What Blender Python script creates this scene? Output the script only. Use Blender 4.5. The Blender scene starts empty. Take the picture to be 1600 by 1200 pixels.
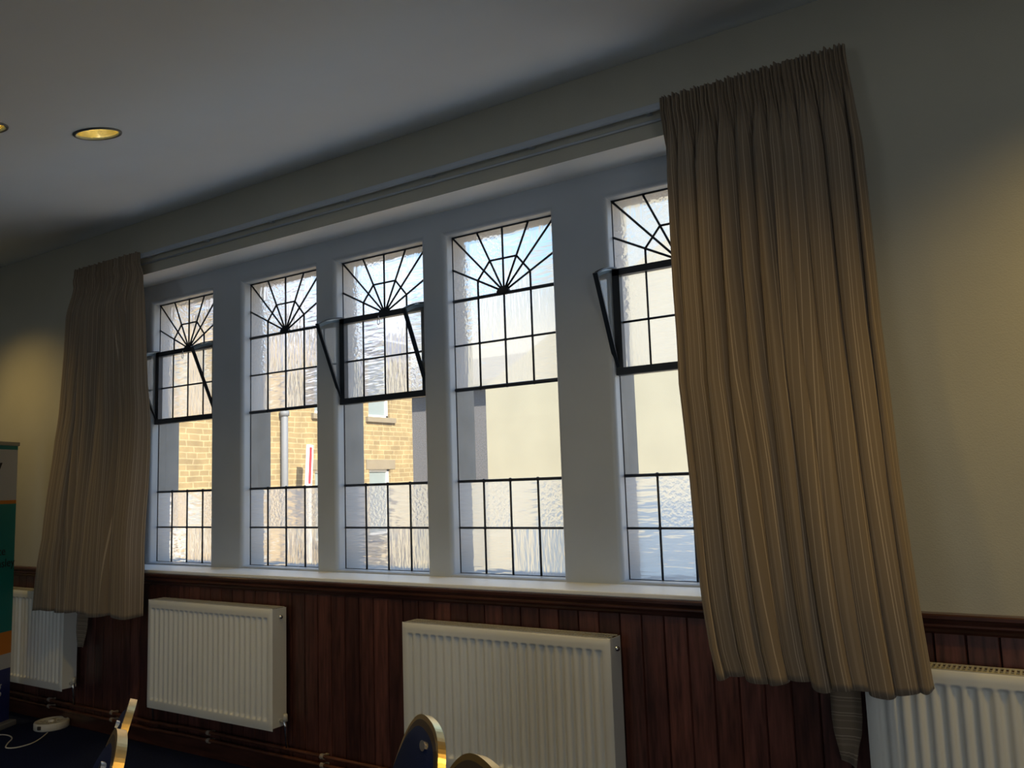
import bpy, bmesh, math, random
from mathutils import Vector, Matrix
PI = math.pi
scene = bpy.context.scene
C = scene.collection
random.seed(7)

# ---------------------------------------------------------------- camera
F_PX = 1303.5
yaw, pitch, roll = 0.5728, 0.1153, -0.0341
fwd = Vector((-math.sin(yaw)*math.cos(pitch), math.cos(yaw)*math.cos(pitch), math.sin(pitch)))
rgt = Vector((math.cos(yaw), math.sin(yaw), 0)); upv = rgt.cross(fwd)
R2 = rgt*math.cos(roll)+upv*math.sin(roll); U2 = upv*math.cos(roll)-rgt*math.sin(roll)
cd = bpy.data.cameras.new('camera'); cam = bpy.data.objects.new('camera', cd); C.objects.link(cam)
m = Matrix((R2, U2, -fwd)).transposed().to_4x4(); m.translation = Vector((4.8209, -3.2654, 0.4298))
cam.matrix_world = m
cd.sensor_width = 36; cd.lens = F_PX/1600*36; cd.clip_start = .05; cd.clip_end = 500
scene.camera = cam

# ---------------------------------------------------------------- sky, sun, exposure
scene.view_settings.view_transform = 'Standard'; scene.view_settings.look = 'None'
scene.view_settings.exposure = 0.52; scene.view_settings.gamma = 1; scene.view_settings.use_curve_mapping = False
W = bpy.data.worlds.new('sky'); scene.world = W; W.use_nodes = True
nt = W.node_tree; nt.nodes.clear()
N = nt.nodes.new; L = nt.links.new
out = N('ShaderNodeOutputWorld'); bg = N('ShaderNodeBackground'); tc = N('ShaderNodeTexCoord'); sep = N('ShaderNodeSeparateXYZ')
L(tc.outputs['Generated'], sep.inputs[0])
mr = N('ShaderNodeMapRange'); mr.inputs[1].default_value = 0.0; mr.inputs[2].default_value = 0.55; L(sep.outputs[2], mr.inputs[0])
cr = N('ShaderNodeValToRGB'); L(mr.outputs[0], cr.inputs[0])
cr.color_ramp.elements[0].color = (1.0, .98, .95, 1); cr.color_ramp.elements[1].color = (.22, .46, .88, 1)
e = cr.color_ramp.elements.new(.30); e.color = (.98, .98, 1.0, 1)
e = cr.color_ramp.elements.new(.41); e.color = (.30, .62, 1.0, 1)
mp = N('ShaderNodeMapping'); mp.inputs['Scale'].default_value = (1.2, 1.2, 3.2); L(tc.outputs['Generated'], mp.inputs[0])
nz = N('ShaderNodeTexNoise'); nz.inputs['Scale'].default_value = 2.6; nz.inputs['Detail'].default_value = 6; L(mp.outputs[0], nz.inputs[0])
cr2 = N('ShaderNodeValToRGB'); L(nz.outputs[0], cr2.inputs[0]); cr2.color_ramp.elements[0].position = .50; cr2.color_ramp.elements[1].position = .66
mx = N('ShaderNodeMixRGB'); L(cr2.outputs[0], mx.inputs[0]); L(cr.outputs[0], mx.inputs[1]); mx.inputs[2].default_value = (1.0, 1.0, 1.0, 1)
L(mx.outputs[0], bg.inputs[0]); bg.inputs[1].default_value = 1.3; L(bg.outputs[0], out.inputs[0])
sd = bpy.data.lights.new('sun', 'SUN'); sun = bpy.data.objects.new('sun', sd); C.objects.link(sun)
sd.energy = 9.0; sd.color = (1, .90, .74); sd.angle = .02
SUNDIR = Vector((0.80, -0.40, 0.55)).normalized()
sun.rotation_euler = SUNDIR.to_track_quat('Z', 'Y').to_euler(); sun.location = (12, -12, 14)

def area(name, loc, target, sx, sy, power, col, portal=False):
    l = bpy.data.lights.new(name, 'AREA'); l.shape = 'RECTANGLE'; l.size = sx; l.size_y = sy; l.energy = power; l.color = col
    o = bpy.data.objects.new(name, l); C.objects.link(o); o.location = loc
    o.rotation_euler = (Vector(loc)-Vector(target)).to_track_quat('Z', 'Y').to_euler()
    if portal: l.cycles.is_portal = True
    return o
# fill daylight added behind the camera, as if from two unseen windows
area('added_rear_daylight', (6.6, -8.38, .25), (6.4, -2, .4), 2.2, 1.8, 18, (.88, .94, 1))
area('added_rear_daylight', (1.6, -8.38, .25), (1.6, -2, .4), 2.2, 1.8, 14, (.82, .92, 1))

area('added_side_daylight', (8.08, -5.4, .35), (3, -2.2, .0), 1.7, 1.7, 22, (1, .97, .92))  # added fill lamp, gives the gold chair frames something bright to reflect

# ---------------------------------------------------------------- dimensions (metres; window glass plane y=0)
FLOOR = -.975; CEIL = 2.112; WY = -.262
P1, P2, GW = .8831, .7522, .6
WX = [0, P1, P1+P2, P1+2*P2, 2*P1+2*P2]
ZB, Z1, Z2, Z3, Z4, Z5, Z6 = 0, .2132, .4337, .8773, 1.0948, 1.319, 1.6454
RX0, RX1, SOF = -.16, 4.03, 1.767
XL, XR, YB = -3.2, 8.2, -8.5

# ---------------------------------------------------------------- materials
def mat(name, col, rough=.6, metal=0, bump=None, var=None, spec=.5, coat=0):
    m = bpy.data.materials.new(name); m.use_nodes = True; t = m.node_tree; b = t.nodes['Principled BSDF']
    b.inputs['Base Color'].default_value = (*col, 1); b.inputs['Roughness'].default_value = rough
    b.inputs['Metallic'].default_value = metal; b.inputs['Specular IOR Level'].default_value = spec
    b.inputs['Coat Weight'].default_value = coat
    tcn = t.nodes.new('ShaderNodeTexCoord')
    if var:
        n = t.nodes.new('ShaderNodeTexNoise'); n.inputs['Scale'].default_value = var[0]; n.inputs['Detail'].default_value = 5
        mpn = t.nodes.new('ShaderNodeMapping'); mpn.inputs['Scale'].default_value = var[3] if len(var) > 3 else (1, 1, 1)
        t.links.new(tcn.outputs['Object'], mpn.inputs[0]); t.links.new(mpn.outputs[0], n.inputs[0])
        r = t.nodes.new('ShaderNodeValToRGB'); t.links.new(n.outputs[0], r.inputs[0])
        r.color_ramp.elements[0].position = .3; r.color_ramp.elements[1].position = .7
        r.color_ramp.elements[0].color = (*[c*var[1] for c in col], 1); r.color_ramp.elements[1].color = (*[min(1, c*var[2]) for c in col], 1)
        t.links.new(r.outputs[0], b.inputs['Base Color'])
    if bump:
        n = t.nodes.new('ShaderNodeTexNoise'); n.inputs['Scale'].default_value = bump[0]; n.inputs['Detail'].default_value = 3
        t.links.new(tcn.outputs['Object'], n.inputs[0])
        bp_ = t.nodes.new('ShaderNodeBump'); bp_.inputs['Strength'].default_value = bump[1]; bp_.inputs['Distance'].default_value = .004
        t.links.new(n.outputs[0], bp_.inputs['Height']); t.links.new(bp_.outputs[0], b.inputs['Normal'])
    return m
M = {}
M['wall'] = mat('cream_wall', (.43, .425, .355), .75, bump=(180, .25), var=(3, .95, 1.03))
M['ceil'] = mat('ceiling_white', (.82, .89, .95), .85, bump=(14, .06), var=(1.2, .96, 1.03))
M['white'] = mat('white_gloss_dimmed', (.42, .47, .525), .35, bump=(20, .08), var=(4, .95, 1.02))  # white paint darkened and blued to carry the mullions' shade
M['sill'] = mat('white_paint_lit', (.88, .90, .89), .4, bump=(20, .08))  # lighter copy of the white paint, bounced light on soffit and sill put in
M['wood'] = mat('dark_varnished_pine', (.070, .026, .020), .38, var=(7, .55, 1.7, (9, 9, .9)), bump=(60, .12), coat=.15)
M['rail'] = mat('dark_rail_wood', (.055, .020, .013), .3, var=(5, .6, 1.5, (1, 9, 9)), coat=.25)
M['carpet'] = mat('navy_carpet', (.008, .013, .045), .95, bump=(350, .8), var=(160, .6, 1.6), spec=.1)
M['lead'] = mat('black_lead', (.008, .010, .016), .45)
M['frame'] = mat('dark_window_metal', (.010, .016, .026), .4)
M['flange'] = mat('lit_window_metal', (.22, .30, .36), .35)  # pale bluish tone stands for light on the flange metal
M['radiator'] = mat('radiator_enamel', (.72, .735, .70), .32, var=(3, .97, 1.02))
M['grille'] = mat('radiator_grille', (.45, .45, .42), .4)
M['slot'] = mat('dark_slot', (.05, .05, .05), .8)
M['chrome'] = mat('chrome', (.75, .75, .75), .2, 1)
M['copper'] = mat('painted_copper_pipe', (.12, .045, .026), .35, .2, var=(6, .6, 1.5))
M['clip'] = mat('pipe_clip', (.32, .27, .22), .5)
M['plastic'] = mat('white_plastic', (.62, .60, .52), .45)
M['darkplastic'] = mat('dark_socket', (.06, .05, .045), .6)
M['gold'] = mat('gold_metal', (.95, .66, .26), .28, 1)
M['blue'] = mat('navy_fabric', (.006, .016, .07), .85, bump=(500, .4), spec=.2)
M['trimring'] = mat('downlight_ring', (.10, .11, .12), .4)
M['black'] = mat('black_print', (.01, .012, .02), .6)

def curtain_mat():
    m = bpy.data.materials.new('striped_curtain'); m.use_nodes = True; t = m.node_tree; b = t.nodes['Principled BSDF']
    uv = t.nodes.new('ShaderNodeUVMap'); s = t.nodes.new('ShaderNodeSeparateXYZ'); t.links.new(uv.outputs[0], s.inputs[0])
    def M1(op, a, bv=None, c=None):
        n = t.nodes.new('ShaderNodeMath'); n.operation = op
        for i, q in enumerate((a, bv, c)):
            if q is None: continue
            if hasattr(q, 'links'): t.links.new(q, n.inputs[i])
            else: n.inputs[i].default_value = q
        return n.outputs[0]
    f = M1('FRACT', M1('MULTIPLY', s.outputs[0], 1/.125))
    tot = None
    for pos, w, a in ((.10, .011, 1), (.17, .011, .8), (.30, .02, .35), (.50, .011, .9), (.70, .011, 1), (.78, .010, .6), (.92, .03, .25)):
        d = M1('ABSOLUTE', M1('SUBTRACT', f, pos)); l = M1('MULTIPLY', M1('LESS_THAN', d, w), a)
        tot = l if tot is None else M1('MAXIMUM', tot, l)
    mx = t.nodes.new('ShaderNodeMixRGB'); t.links.new(tot, mx.inputs[0])
    mx.inputs[1].default_value = (.225, .175, .122, 1); mx.inputs[2].default_value = (.43, .35, .255, 1)
    t.links.new(mx.outputs[0], b.inputs['Base Color']); b.inputs['Roughness'].default_value = .8
    b.inputs['Specular IOR Level'].default_value = .25; b.inputs['Sheen Weight'].default_value = .15
    tr = t.nodes.new('ShaderNodeBsdfTranslucent'); t.links.new(mx.outputs[0], tr.inputs[0])
    ms = t.nodes.new('ShaderNodeMixShader'); ms.inputs[0].default_value = .10
    t.links.new(b.outputs[0], ms.inputs[1]); t.links.new(tr.outputs[0], ms.inputs[2])
    t.links.new(ms.outputs[0], t.nodes['Material Output'].inputs[0])
    return m
M['curtain'] = curtain_mat()

def glass_mat(name, clear):
    m = bpy.data.materials.new(name); m.use_nodes = True; t = m.node_tree; t.nodes.clear()
    o = t.nodes.new('ShaderNodeOutputMaterial'); n = t.nodes.new; l = t.links.new
    tr = n('ShaderNodeBsdfTransparent'); gl = n('ShaderNodeBsdfGlossy'); gl.inputs['Roughness'].default_value = .05 if clear else .12
    if clear:
        tr.inputs[0].default_value = (.93, .95, .95, 1)
        lw = n('ShaderNodeLayerWeight'); lw.inputs[0].default_value = .5
        pw = n('ShaderNodeMath'); pw.operation = 'POWER'; pw.inputs[1].default_value = 4; l(lw.outputs['Facing'], pw.inputs[0])
        fr = n('ShaderNodeMath'); fr.operation = 'MULTIPLY_ADD'; fr.inputs[1].default_value = .8; fr.inputs[2].default_value = .08; l(pw.outputs[0], fr.inputs[0])
        df = n('ShaderNodeBsdfTranslucent'); df.inputs[0].default_value = (.9, .93, .95, 1)
        m1 = n('ShaderNodeMixShader'); m1.inputs[0].default_value = .07; l(tr.outputs[0], m1.inputs[1]); l(df.outputs[0], m1.inputs[2])
        ms = n('ShaderNodeMixShader'); l(fr.outputs[0], ms.inputs[0]); l(m1.outputs[0], ms.inputs[1]); l(gl.outputs[0], ms.inputs[2]); l(ms.outputs[0], o.inputs[0])
        return m
    tr.inputs[0].default_value = (.95, .97, .98, 1)
    tc = n('ShaderNodeTexCoord')
    # each leaded quarry has its own ripple direction
    fl = n('ShaderNodeVectorMath'); fl.operation = 'MULTIPLY'; fl.inputs[1].default_value = (1/.15, 0, 1/.219); l(tc.outputs['Object'], fl.inputs[0])
    f2 = n('ShaderNodeVectorMath'); f2.operation = 'FLOOR'; l(fl.outputs[0], f2.inputs[0])
    wn = n('ShaderNodeTexWhiteNoise'); wn.noise_dimensions = '3D'; l(f2.outputs[0], wn.inputs[0])
    heights = []
    for sc, s3 in (((1, 1, .16), 60), ((.18, 1, 1), 42), ((1, 1, 1), 55)):
        mp = n('ShaderNodeMapping'); mp.inputs['Scale'].default_value = sc; l(tc.outputs['Object'], mp.inputs[0])
        nz = n('ShaderNodeTexNoise'); nz.inputs['Scale'].default_value = s3; nz.inputs['Detail'].default_value = 2; l(mp.outputs[0], nz.inputs[0]); heights.append(nz.outputs[0])
    c1 = n('ShaderNodeMath'); c1.operation = 'GREATER_THAN'; c1.inputs[1].default_value = .45; l(wn.outputs[0], c1.inputs[0])
    c2 = n('ShaderNodeMath'); c2.operation = 'GREATER_THAN'; c2.inputs[1].default_value = .75; l(wn.outputs[0], c2.inputs[0])
    a = n('ShaderNodeMixRGB'); l(c1.outputs[0], a.inputs[0]); l(heights[0], a.inputs[1]); l(heights[1], a.inputs[2])
    b = n('ShaderNodeMixRGB'); l(c2.outputs[0], b.inputs[0]); l(a.outputs[0], b.inputs[1]); l(heights[2], b.inputs[2])
    bu = n('ShaderNodeBump'); bu.inputs['Strength'].default_value = 1.0; bu.inputs['Distance'].default_value = .012; l(b.outputs[0], bu.inputs['Height'])
    rf = n('ShaderNodeBsdfRefraction'); rf.inputs['IOR'].default_value = 1.25; rf.inputs['Roughness'].default_value = .16; rf.inputs[0].default_value = (.98, .98, .98, 1); l(bu.outputs[0], rf.inputs['Normal'])
    l(bu.outputs[0], gl.inputs['Normal'])
    tl = n('ShaderNodeBsdfTranslucent'); tl.inputs[0].default_value = (.97, .98, 1, 1)
    m1 = n('ShaderNodeMixShader'); m1.inputs[0].default_value = .76; l(tr.outputs[0], m1.inputs[1]); l(rf.outputs[0], m1.inputs[2])
    m2 = n('ShaderNodeMixShader'); m2.inputs[0].default_value = .30; l(m1.outputs[0], m2.inputs[1]); l(tl.outputs[0], m2.inputs[2])
    m3 = n('ShaderNodeMixShader'); m3.inputs[0].default_value = .05; l(m2.outputs[0], m3.inputs[1]); l(gl.outputs[0], m3.inputs[2])
    l(m3.outputs[0], o.inputs[0]); return m
M['glass'] = glass_mat('clear_glass', True); M['obscured'] = glass_mat('rippled_glass', False)

def stone_mat():
    m = bpy.data.materials.new('coursed_sandstone'); m.use_nodes = True; t = m.node_tree; b = t.nodes['Principled BSDF']
    tc = t.nodes.new('ShaderNodeTexCoord'); s = t.nodes.new('ShaderNodeSeparateXYZ'); cb = t.nodes.new('ShaderNodeCombineXYZ')
    t.links.new(tc.outputs['Object'], s.inputs[0]); t.links.new(s.outputs[1], cb.inputs[0]); t.links.new(s.outputs[2], cb.inputs[1])
    br = t.nodes.new('ShaderNodeTexBrick'); dn = t.nodes.new('ShaderNodeTexNoise'); dn.inputs['Scale'].default_value = 1.7; t.links.new(cb.outputs[0], dn.inputs[0])
    dv = t.nodes.new('ShaderNodeVectorMath'); dv.operation = 'MULTIPLY_ADD'; dv.inputs[1].default_value = (.22, .05, 0); t.links.new(dn.outputs['Color'], dv.inputs[0]); t.links.new(cb.outputs[0], dv.inputs[2]); t.links.new(dv.outputs[0], br.inputs[0])
    br.offset = .37; br.squash = .62; br.squash_frequency = 3; br.offset_frequency = 2
    br.inputs['Scale'].default_value = 1; br.inputs['Brick Width'].default_value = .27; br.inputs['Row Height'].default_value = .085; br.inputs['Mortar Size'].default_value = .008
    br.inputs['Color1'].default_value = (.285, .21, .100, 1); br.inputs['Color2'].default_value = (.225, .165, .080, 1); br.inputs['Mortar'].default_value = (.36, .285, .155, 1)
    n = t.nodes.new('ShaderNodeTexNoise'); n.inputs['Scale'].default_value = 5; n.inputs['Detail'].default_value = 6; t.links.new(cb.outputs[0], n.inputs[0])
    mx = t.nodes.new('ShaderNodeMixRGB'); mx.blend_type = 'OVERLAY'; mx.inputs[0].default_value = .45
    t.links.new(br.outputs[0], mx.inputs[1]); t.links.new(n.outputs[0], mx.inputs[2]); t.links.new(mx.outputs[0], b.inputs['Base Color'])
    b.inputs['Roughness'].default_value = .9; return m
M['stone'] = stone_mat()
M['lintel'] = mat('dressed_stone', (.21, .175, .12), .9, var=(4, .9, 1.1))
M['render'] = mat('cream_render', (.39, .375, .29), .95, var=(1.3, .93, 1.05))
M['roughcast'] = mat('grey_roughcast', (.15, .145, .15), .95, var=(40, .55, 1.5))
M['slate'] = mat('roof_slate', (.17, .17, .21), .8, var=(6, .8, 1.2, (1, 4, 1)))
M['upvc'] = mat('white_window_frame', (.85, .86, .86), .4)
M['darkpane'] = mat('house_window_pane', (.22, .26, .27), .15)
M['drain'] = mat('grey_drainpipe', (.16, .17, .19), .6)
M['red'] = mat('sign_red', (.62, .03, .04), .5)
M['bounce_pale'] = mat('bounce_paving', (.80, .81, .80), .95, var=(3, .85, 1.15))  # near-white so the unseen ground bounces light indoors
M['extstone'] = mat('weathered_stone', (.26, .245, .22), .9, var=(6, .85, 1.12))
M['teal'] = mat('banner_teal', (.0, .20, .19), .5); M['bwhite'] = mat('banner_white', (.52, .52, .52), .5)
M['orange'] = mat('banner_orange', (.62, .20, .015), .5); M['bnavy'] = mat('banner_navy', (.012, .02, .13), .5)
M['skin'] = mat('printed_skin', (.42, .17, .08), .6); M['silver'] = mat('silver_base', (.35, .35, .35), .45, .6)

# ---------------------------------------------------------------- mesh helpers
def box(bm, x0, x1, y0, y1, z0, z1, bev=0):
    vs = [bm.verts.new((x, y, z)) for x in (x0, x1) for y in (y0, y1) for z in (z0, z1)]
    fs = [bm.faces.new([vs[i] for i in q]) for q in ((0, 1, 3, 2), (4, 6, 7, 5), (0, 4, 5, 1), (2, 3, 7, 6), (0, 2, 6, 4), (1, 5, 7, 3))]
    if bev:
        es = list({e for f in fs for e in f.edges})
        bmesh.ops.bevel(bm, geom=es, offset=bev, segments=2, affect='EDGES', profile=.5)
def tube(bm, pts, r, n=8, caps=True, rz=None):
    pts = [Vector(p) for p in pts]; rings = []; prev = None
    for i, p in enumerate(pts):
        a = pts[max(i-1, 0)]; b = pts[min(i+1, len(pts)-1)]; t = (b-a).normalized()
        if prev is None:
            ref = Vector((0, 0, 1)) if abs(t.z) < .9 else Vector((1, 0, 0)); u = t.cross(ref).normalized()
        else: u = (prev-t*prev.dot(t)).normalized()
        prev = u; w = t.cross(u); rr = r[i] if isinstance(r, (list, tuple)) else r
        rings.append([bm.verts.new(p+(u*math.cos(2*PI*k/n)+w*math.sin(2*PI*k/n))*rr) for k in range(n)])
    for a, b in zip(rings, rings[1:]):
        for k in range(n): bm.faces.new((a[k], a[(k+1) % n], b[(k+1) % n], b[k]))
    if caps: bm.faces.new(rings[0][::-1]); bm.faces.new(rings[-1])
def sweep(bm, pts, prof, side, closed=False):
    """rectangular/any profile (a,b) swept: a along `side`, b along in-plane normal"""
    pts = [Vector(p) for p in pts]; side = Vector(side).normalized(); rings = []; n = len(pts)
    for i, p in enumerate(pts):
        if closed: a, b = pts[i-1], pts[(i+1) % n]
        else: a, b = pts[max(i-1, 0)], pts[min(i+1, n-1)]
        t = (b-a).normalized(); nn = t.cross(side).normalized()
        rings.append([bm.verts.new(p+side*q[0]+nn*q[1]) for q in prof])
    k = len(prof)
    for i in range(n if closed else n-1):
        a, b = rings[i], rings[(i+1) % n]
        for j in range(k): bm.faces.new((a[j], a[(j+1) % k], b[(j+1) % k], b[j]))
    if not closed: bm.faces.new(rings[0][::-1]); bm.faces.new(rings[-1])
def lathe(bm, prof, c, n=32, axis='z'):
    rings = []
    for r, h in prof:
        rings.append([bm.verts.new((c[0]+r*math.cos(2*PI*k/n), c[1]+r*math.sin(2*PI*k/n), c[2]+h) if axis == 'z' else
                                   (c[0]+h, c[1]+r*math.cos(2*PI*k/n), c[2]+r*math.sin(2*PI*k/n))) for k in range(n)])
    for a, b in zip(rings, rings[1:]):
        for k in range(n): bm.faces.new((a[k], a[(k+1) % n], b[(k+1) % n], b[k]))
    return rings
def obj(name, bm, m, parent=None, smooth=False, loc=None):
    bmesh.ops.recalc_face_normals(bm, faces=bm.faces)
    me = bpy.data.meshes.new(name); bm.to_mesh(me); bm.free()
    for x in (m if isinstance(m, (list, tuple)) else [m]): me.materials.append(x)
    if smooth:
        me.polygons.foreach_set('use_smooth', [True]*len(me.polygons))
    o = bpy.data.objects.new(name, me); C.objects.link(o)
    if parent: o.parent = parent
    if loc: o.location = loc
    return o
def tag(o, label, cat, group=None):
    o['label'] = label; o['category'] = cat
    if group: o['group'] = group
    return o
def thing(name, label, cat, loc=(0, 0, 0), rz=0, group=None):
    o = bpy.data.objects.new(name, None); C.objects.link(o); o.location = loc; o.rotation_euler.z = rz; o.empty_display_size = .1
    return tag(o, label, cat, group)
def struct(name, bm, m, label=None):
    o = obj(name, bm, m); o['kind'] = 'structure'
    if label: o['label'] = label
    return o
B = bmesh.new
def dup(root):
    def cp(o, par):
        c = o.copy(); C.objects.link(c)
        if par: c.parent = par
        for ch in kids.get(o, []): cp(ch, c)
        return c
    kids = {}
    for o in C.objects:
        if o.parent: kids.setdefault(o.parent, []).append(o)
    return cp(root, None)

# ---------------------------------------------------------------- room shell
bm = B(); box(bm, XL, XR, YB, WY, FLOOR-.1, FLOOR); struct('floor', bm, M['carpet'])
# ceiling slopes down from the window wall, then runs flat under the gallery
CTH = math.radians(13); CFLAT = -2.95
def ceil_z(y): return CEIL+math.tan(CTH)*(max(y, CFLAT)-WY)
def cpt(x, d): return (x, WY-d*math.cos(CTH), CEIL-d*math.sin(CTH))     # d = distance down the slope
LIGHTS = [(1.818, 1.285), (1.739, 1.679)]; DLR = .075
SL = (WY-CFLAT)/math.cos(CTH)
bm = B()
def quad(bm, *p): bm.faces.new([bm.verts.new(v) for v in p])
q = .165; LY = sorted(LIGHTS, key=lambda l: l[1])
def cq(a, b, c, d): quad(bm, cpt(a, c), cpt(b, c), cpt(b, d), cpt(a, d))
nn = 32; last = 0
for lx, ld in LY:
    cq(XL, XR, last, ld-q); cq(XL, lx-q, ld-q, ld+q); cq(lx+q, XR, ld-q, ld+q); last = ld+q
    ci = []; sq = []
    for k in range(nn):
        a = 2*PI*k/nn; cx, sy = math.cos(a), math.sin(a); s_ = q/max(abs(cx), abs(sy))
        ci.append(bm.verts.new(cpt(lx+DLR*cx, ld+DLR*sy))); sq.append(bm.verts.new(cpt(lx+s_*cx, ld+s_*sy)))
    for k in range(nn): bm.faces.new((ci[k], ci[(k+1) % nn], sq[(k+1) % nn], sq[k]))
cq(XL, XR, last, SL)
quad(bm, (XL, CFLAT, ceil_z(CFLAT)), (XR, CFLAT, ceil_z(CFLAT)), (XR, YB, ceil_z(CFLAT)), (XL, YB, ceil_z(CFLAT)))
box(bm, XL-.2, XR+.2, YB-.2, .12, CEIL+.16, CEIL+.3)
struct('ceiling', bm, M['ceil'])
bm = B()
box(bm, XL-.2, RX0, WY, .12, FLOOR-.1, CEIL+.16); box(bm, RX1, XR+.2, WY, .12, FLOOR-.1, CEIL+.16)
box(bm, RX0, RX1, WY, .12, SOF, CEIL+.16); box(bm, RX0, RX1, WY, .12, FLOOR-.1, -.032)
struct('wall_front', bm, M['wall'])
bm = B(); box(bm, XL-.2, XL, YB, WY, FLOOR-.1, CEIL+.16); struct('wall_left', bm, M['wall'])
bm = B(); box(bm, XR, XR+.2, YB, WY, FLOOR-.1, CEIL+.16); struct('wall_right', bm, M['wall'])
bm = B(); box(bm, XL-.2, XR+.2, YB-.2, YB, FLOOR-.1, CEIL+.16); struct('wall_back', bm, M['wall'])
# white painted window wall set back in the recess: five openings with rounded reveals
bm = B()
FY = -.062; OF = .022; OB = .011
def opening_ring(x0, o, ob, y): return [(x0-o, y, ZB-ob), (x0+GW+o, y, ZB-ob), (x0+GW+o, y, Z6+o), (x0-o, y, Z6+o)]
for x0 in WX:
    prof = []
    for k in range(7):
        a = PI/2*k/6; prof.append((OF*(1-math.sin(a)), OB*(1-math.sin(a)), FY+OF*(1-math.cos(a))))
    prof += [(0, 0, .004)]
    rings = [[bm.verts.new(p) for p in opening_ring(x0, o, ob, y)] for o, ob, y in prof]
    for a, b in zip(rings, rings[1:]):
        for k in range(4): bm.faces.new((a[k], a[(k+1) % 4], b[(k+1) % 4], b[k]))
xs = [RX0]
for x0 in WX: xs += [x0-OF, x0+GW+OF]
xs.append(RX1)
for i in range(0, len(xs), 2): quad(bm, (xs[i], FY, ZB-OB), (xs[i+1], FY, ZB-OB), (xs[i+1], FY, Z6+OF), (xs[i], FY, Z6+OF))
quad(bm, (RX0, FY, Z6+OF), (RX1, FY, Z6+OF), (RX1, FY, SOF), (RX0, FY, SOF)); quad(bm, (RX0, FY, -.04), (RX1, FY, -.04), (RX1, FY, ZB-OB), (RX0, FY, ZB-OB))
# recess soffit and cheeks, in the lighter white with bounced light put in
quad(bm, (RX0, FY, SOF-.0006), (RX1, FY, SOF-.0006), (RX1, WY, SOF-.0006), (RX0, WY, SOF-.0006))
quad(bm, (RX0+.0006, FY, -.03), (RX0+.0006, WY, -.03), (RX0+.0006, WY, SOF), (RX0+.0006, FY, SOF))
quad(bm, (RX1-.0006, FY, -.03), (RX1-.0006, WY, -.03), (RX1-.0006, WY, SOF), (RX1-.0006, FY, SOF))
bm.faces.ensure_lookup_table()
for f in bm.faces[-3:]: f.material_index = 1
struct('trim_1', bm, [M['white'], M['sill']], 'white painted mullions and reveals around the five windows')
# stone outer face of the same wall
bm = B()
xs = [RX0+.001]
for x0 in WX: xs += [x0-.001, x0+GW+.001]
xs.append(RX1-.001)
for i in range(0, len(xs), 2): box(bm, xs[i], xs[i+1], .0045, .15, ZB, Z6)
box(bm, RX0, RX1, .0045, .15, Z6+.001, SOF-.002); box(bm, RX0, RX1, .0045, .15, -.030, ZB-.001); box(bm, RX0, RX1, .1505, .19, -.14, ZB-.001)
struct('trim_2', bm, M['extstone'])
# window board (sill)
bm = B(); box(bm, RX0, RX1, WY-.028, FY+.006, -.030, -.0125, .004); struct('trim_3', bm, M['sill'], 'white painted window board')
# dado rail
bm = B()
prof = [(WY+.002, -.030), (WY-.040, -.030), (WY-.044, -.034), (WY-.044, -.044), (WY-.036, -.050), (WY-.032, -.056), (WY-.038, -.062), (WY-.038, -.068), (WY-.026, -.078), (WY-.024, -.086), (WY-.016, -.094), (WY+.002, -.094)]
a = [bm.verts.new((XL, y, z)) for y, z in prof]; b = [bm.verts.new((XR, y, z)) for y, z in prof]
for k in range(len(prof)): bm.faces.new((a[k], a[(k+1) % len(prof)], b[(k+1) % len(prof)], b[k]))
struct('trim_4', bm, M['rail'], 'dark moulded dado rail')
# vertical board panelling with V grooves
bm = B(); bwid = .091; pf = []
x = XL
while x < XR:
    pf += [(x, -.004), (x+.004, -.016), (x+bwid-.004, -.016)]; x += bwid
pf.append((x, -.004))
va = [bm.verts.new((x, WY+y, -.09)) for x, y in pf]; vb = [bm.verts.new((x, WY+y, FLOOR)) for x, y in pf]
for k in range(len(pf)-1): bm.faces.new((va[k], va[k+1], vb[k+1], vb[k]))
pan = struct('trim_5', bm, M['wood'], 'dark varnished vertical board panelling')
# per-board tone variation inside the wood material
t = M['wood'].node_tree; b_ = t.nodes['Principled BSDF']; src = b_.inputs['Base Color'].links[0].from_socket
tcn = t.nodes.new('ShaderNodeTexCoord'); s = t.nodes.new('ShaderNodeSeparateXYZ'); t.links.new(tcn.outputs['Object'], s.inputs[0])
d = t.nodes.new('ShaderNodeMath'); d.operation = 'SUBTRACT'; d.inputs[1].default_value = XL; t.links.new(s.outputs[0], d.inputs[0])
d1 = t.nodes.new('ShaderNodeMath'); d1.operation = 'DIVIDE'; d1.inputs[1].default_value = bwid; t.links.new(d.outputs[0], d1.inputs[0])
d2 = t.nodes.new('ShaderNodeMath'); d2.operation = 'FLOOR'; t.links.new(d1.outputs[0], d2.inputs[0])
wn = t.nodes.new('ShaderNodeTexWhiteNoise'); wn.noise_dimensions = '1D'; t.links.new(d2.outputs[0], wn.inputs['W'])
r_ = t.nodes.new('ShaderNodeMapRange'); r_.inputs[3].default_value = .6; r_.inputs[4].default_value = 1.45; t.links.new(wn.outputs[0], r_.inputs[0])
mm = t.nodes.new('ShaderNodeVectorMath'); mm.operation = 'SCALE'; t.links.new(src, mm.inputs[0]); t.links.new(r_.outputs[0], mm.inputs['Scale']); t.links.new(mm.outputs[0], b_.inputs['Base Color'])
bm = B(); box(bm, XL, XR, WY-.036, WY-.004, FLOOR, FLOOR+.085, .004); struct('baseboard_front', bm, M['rail'])

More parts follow.
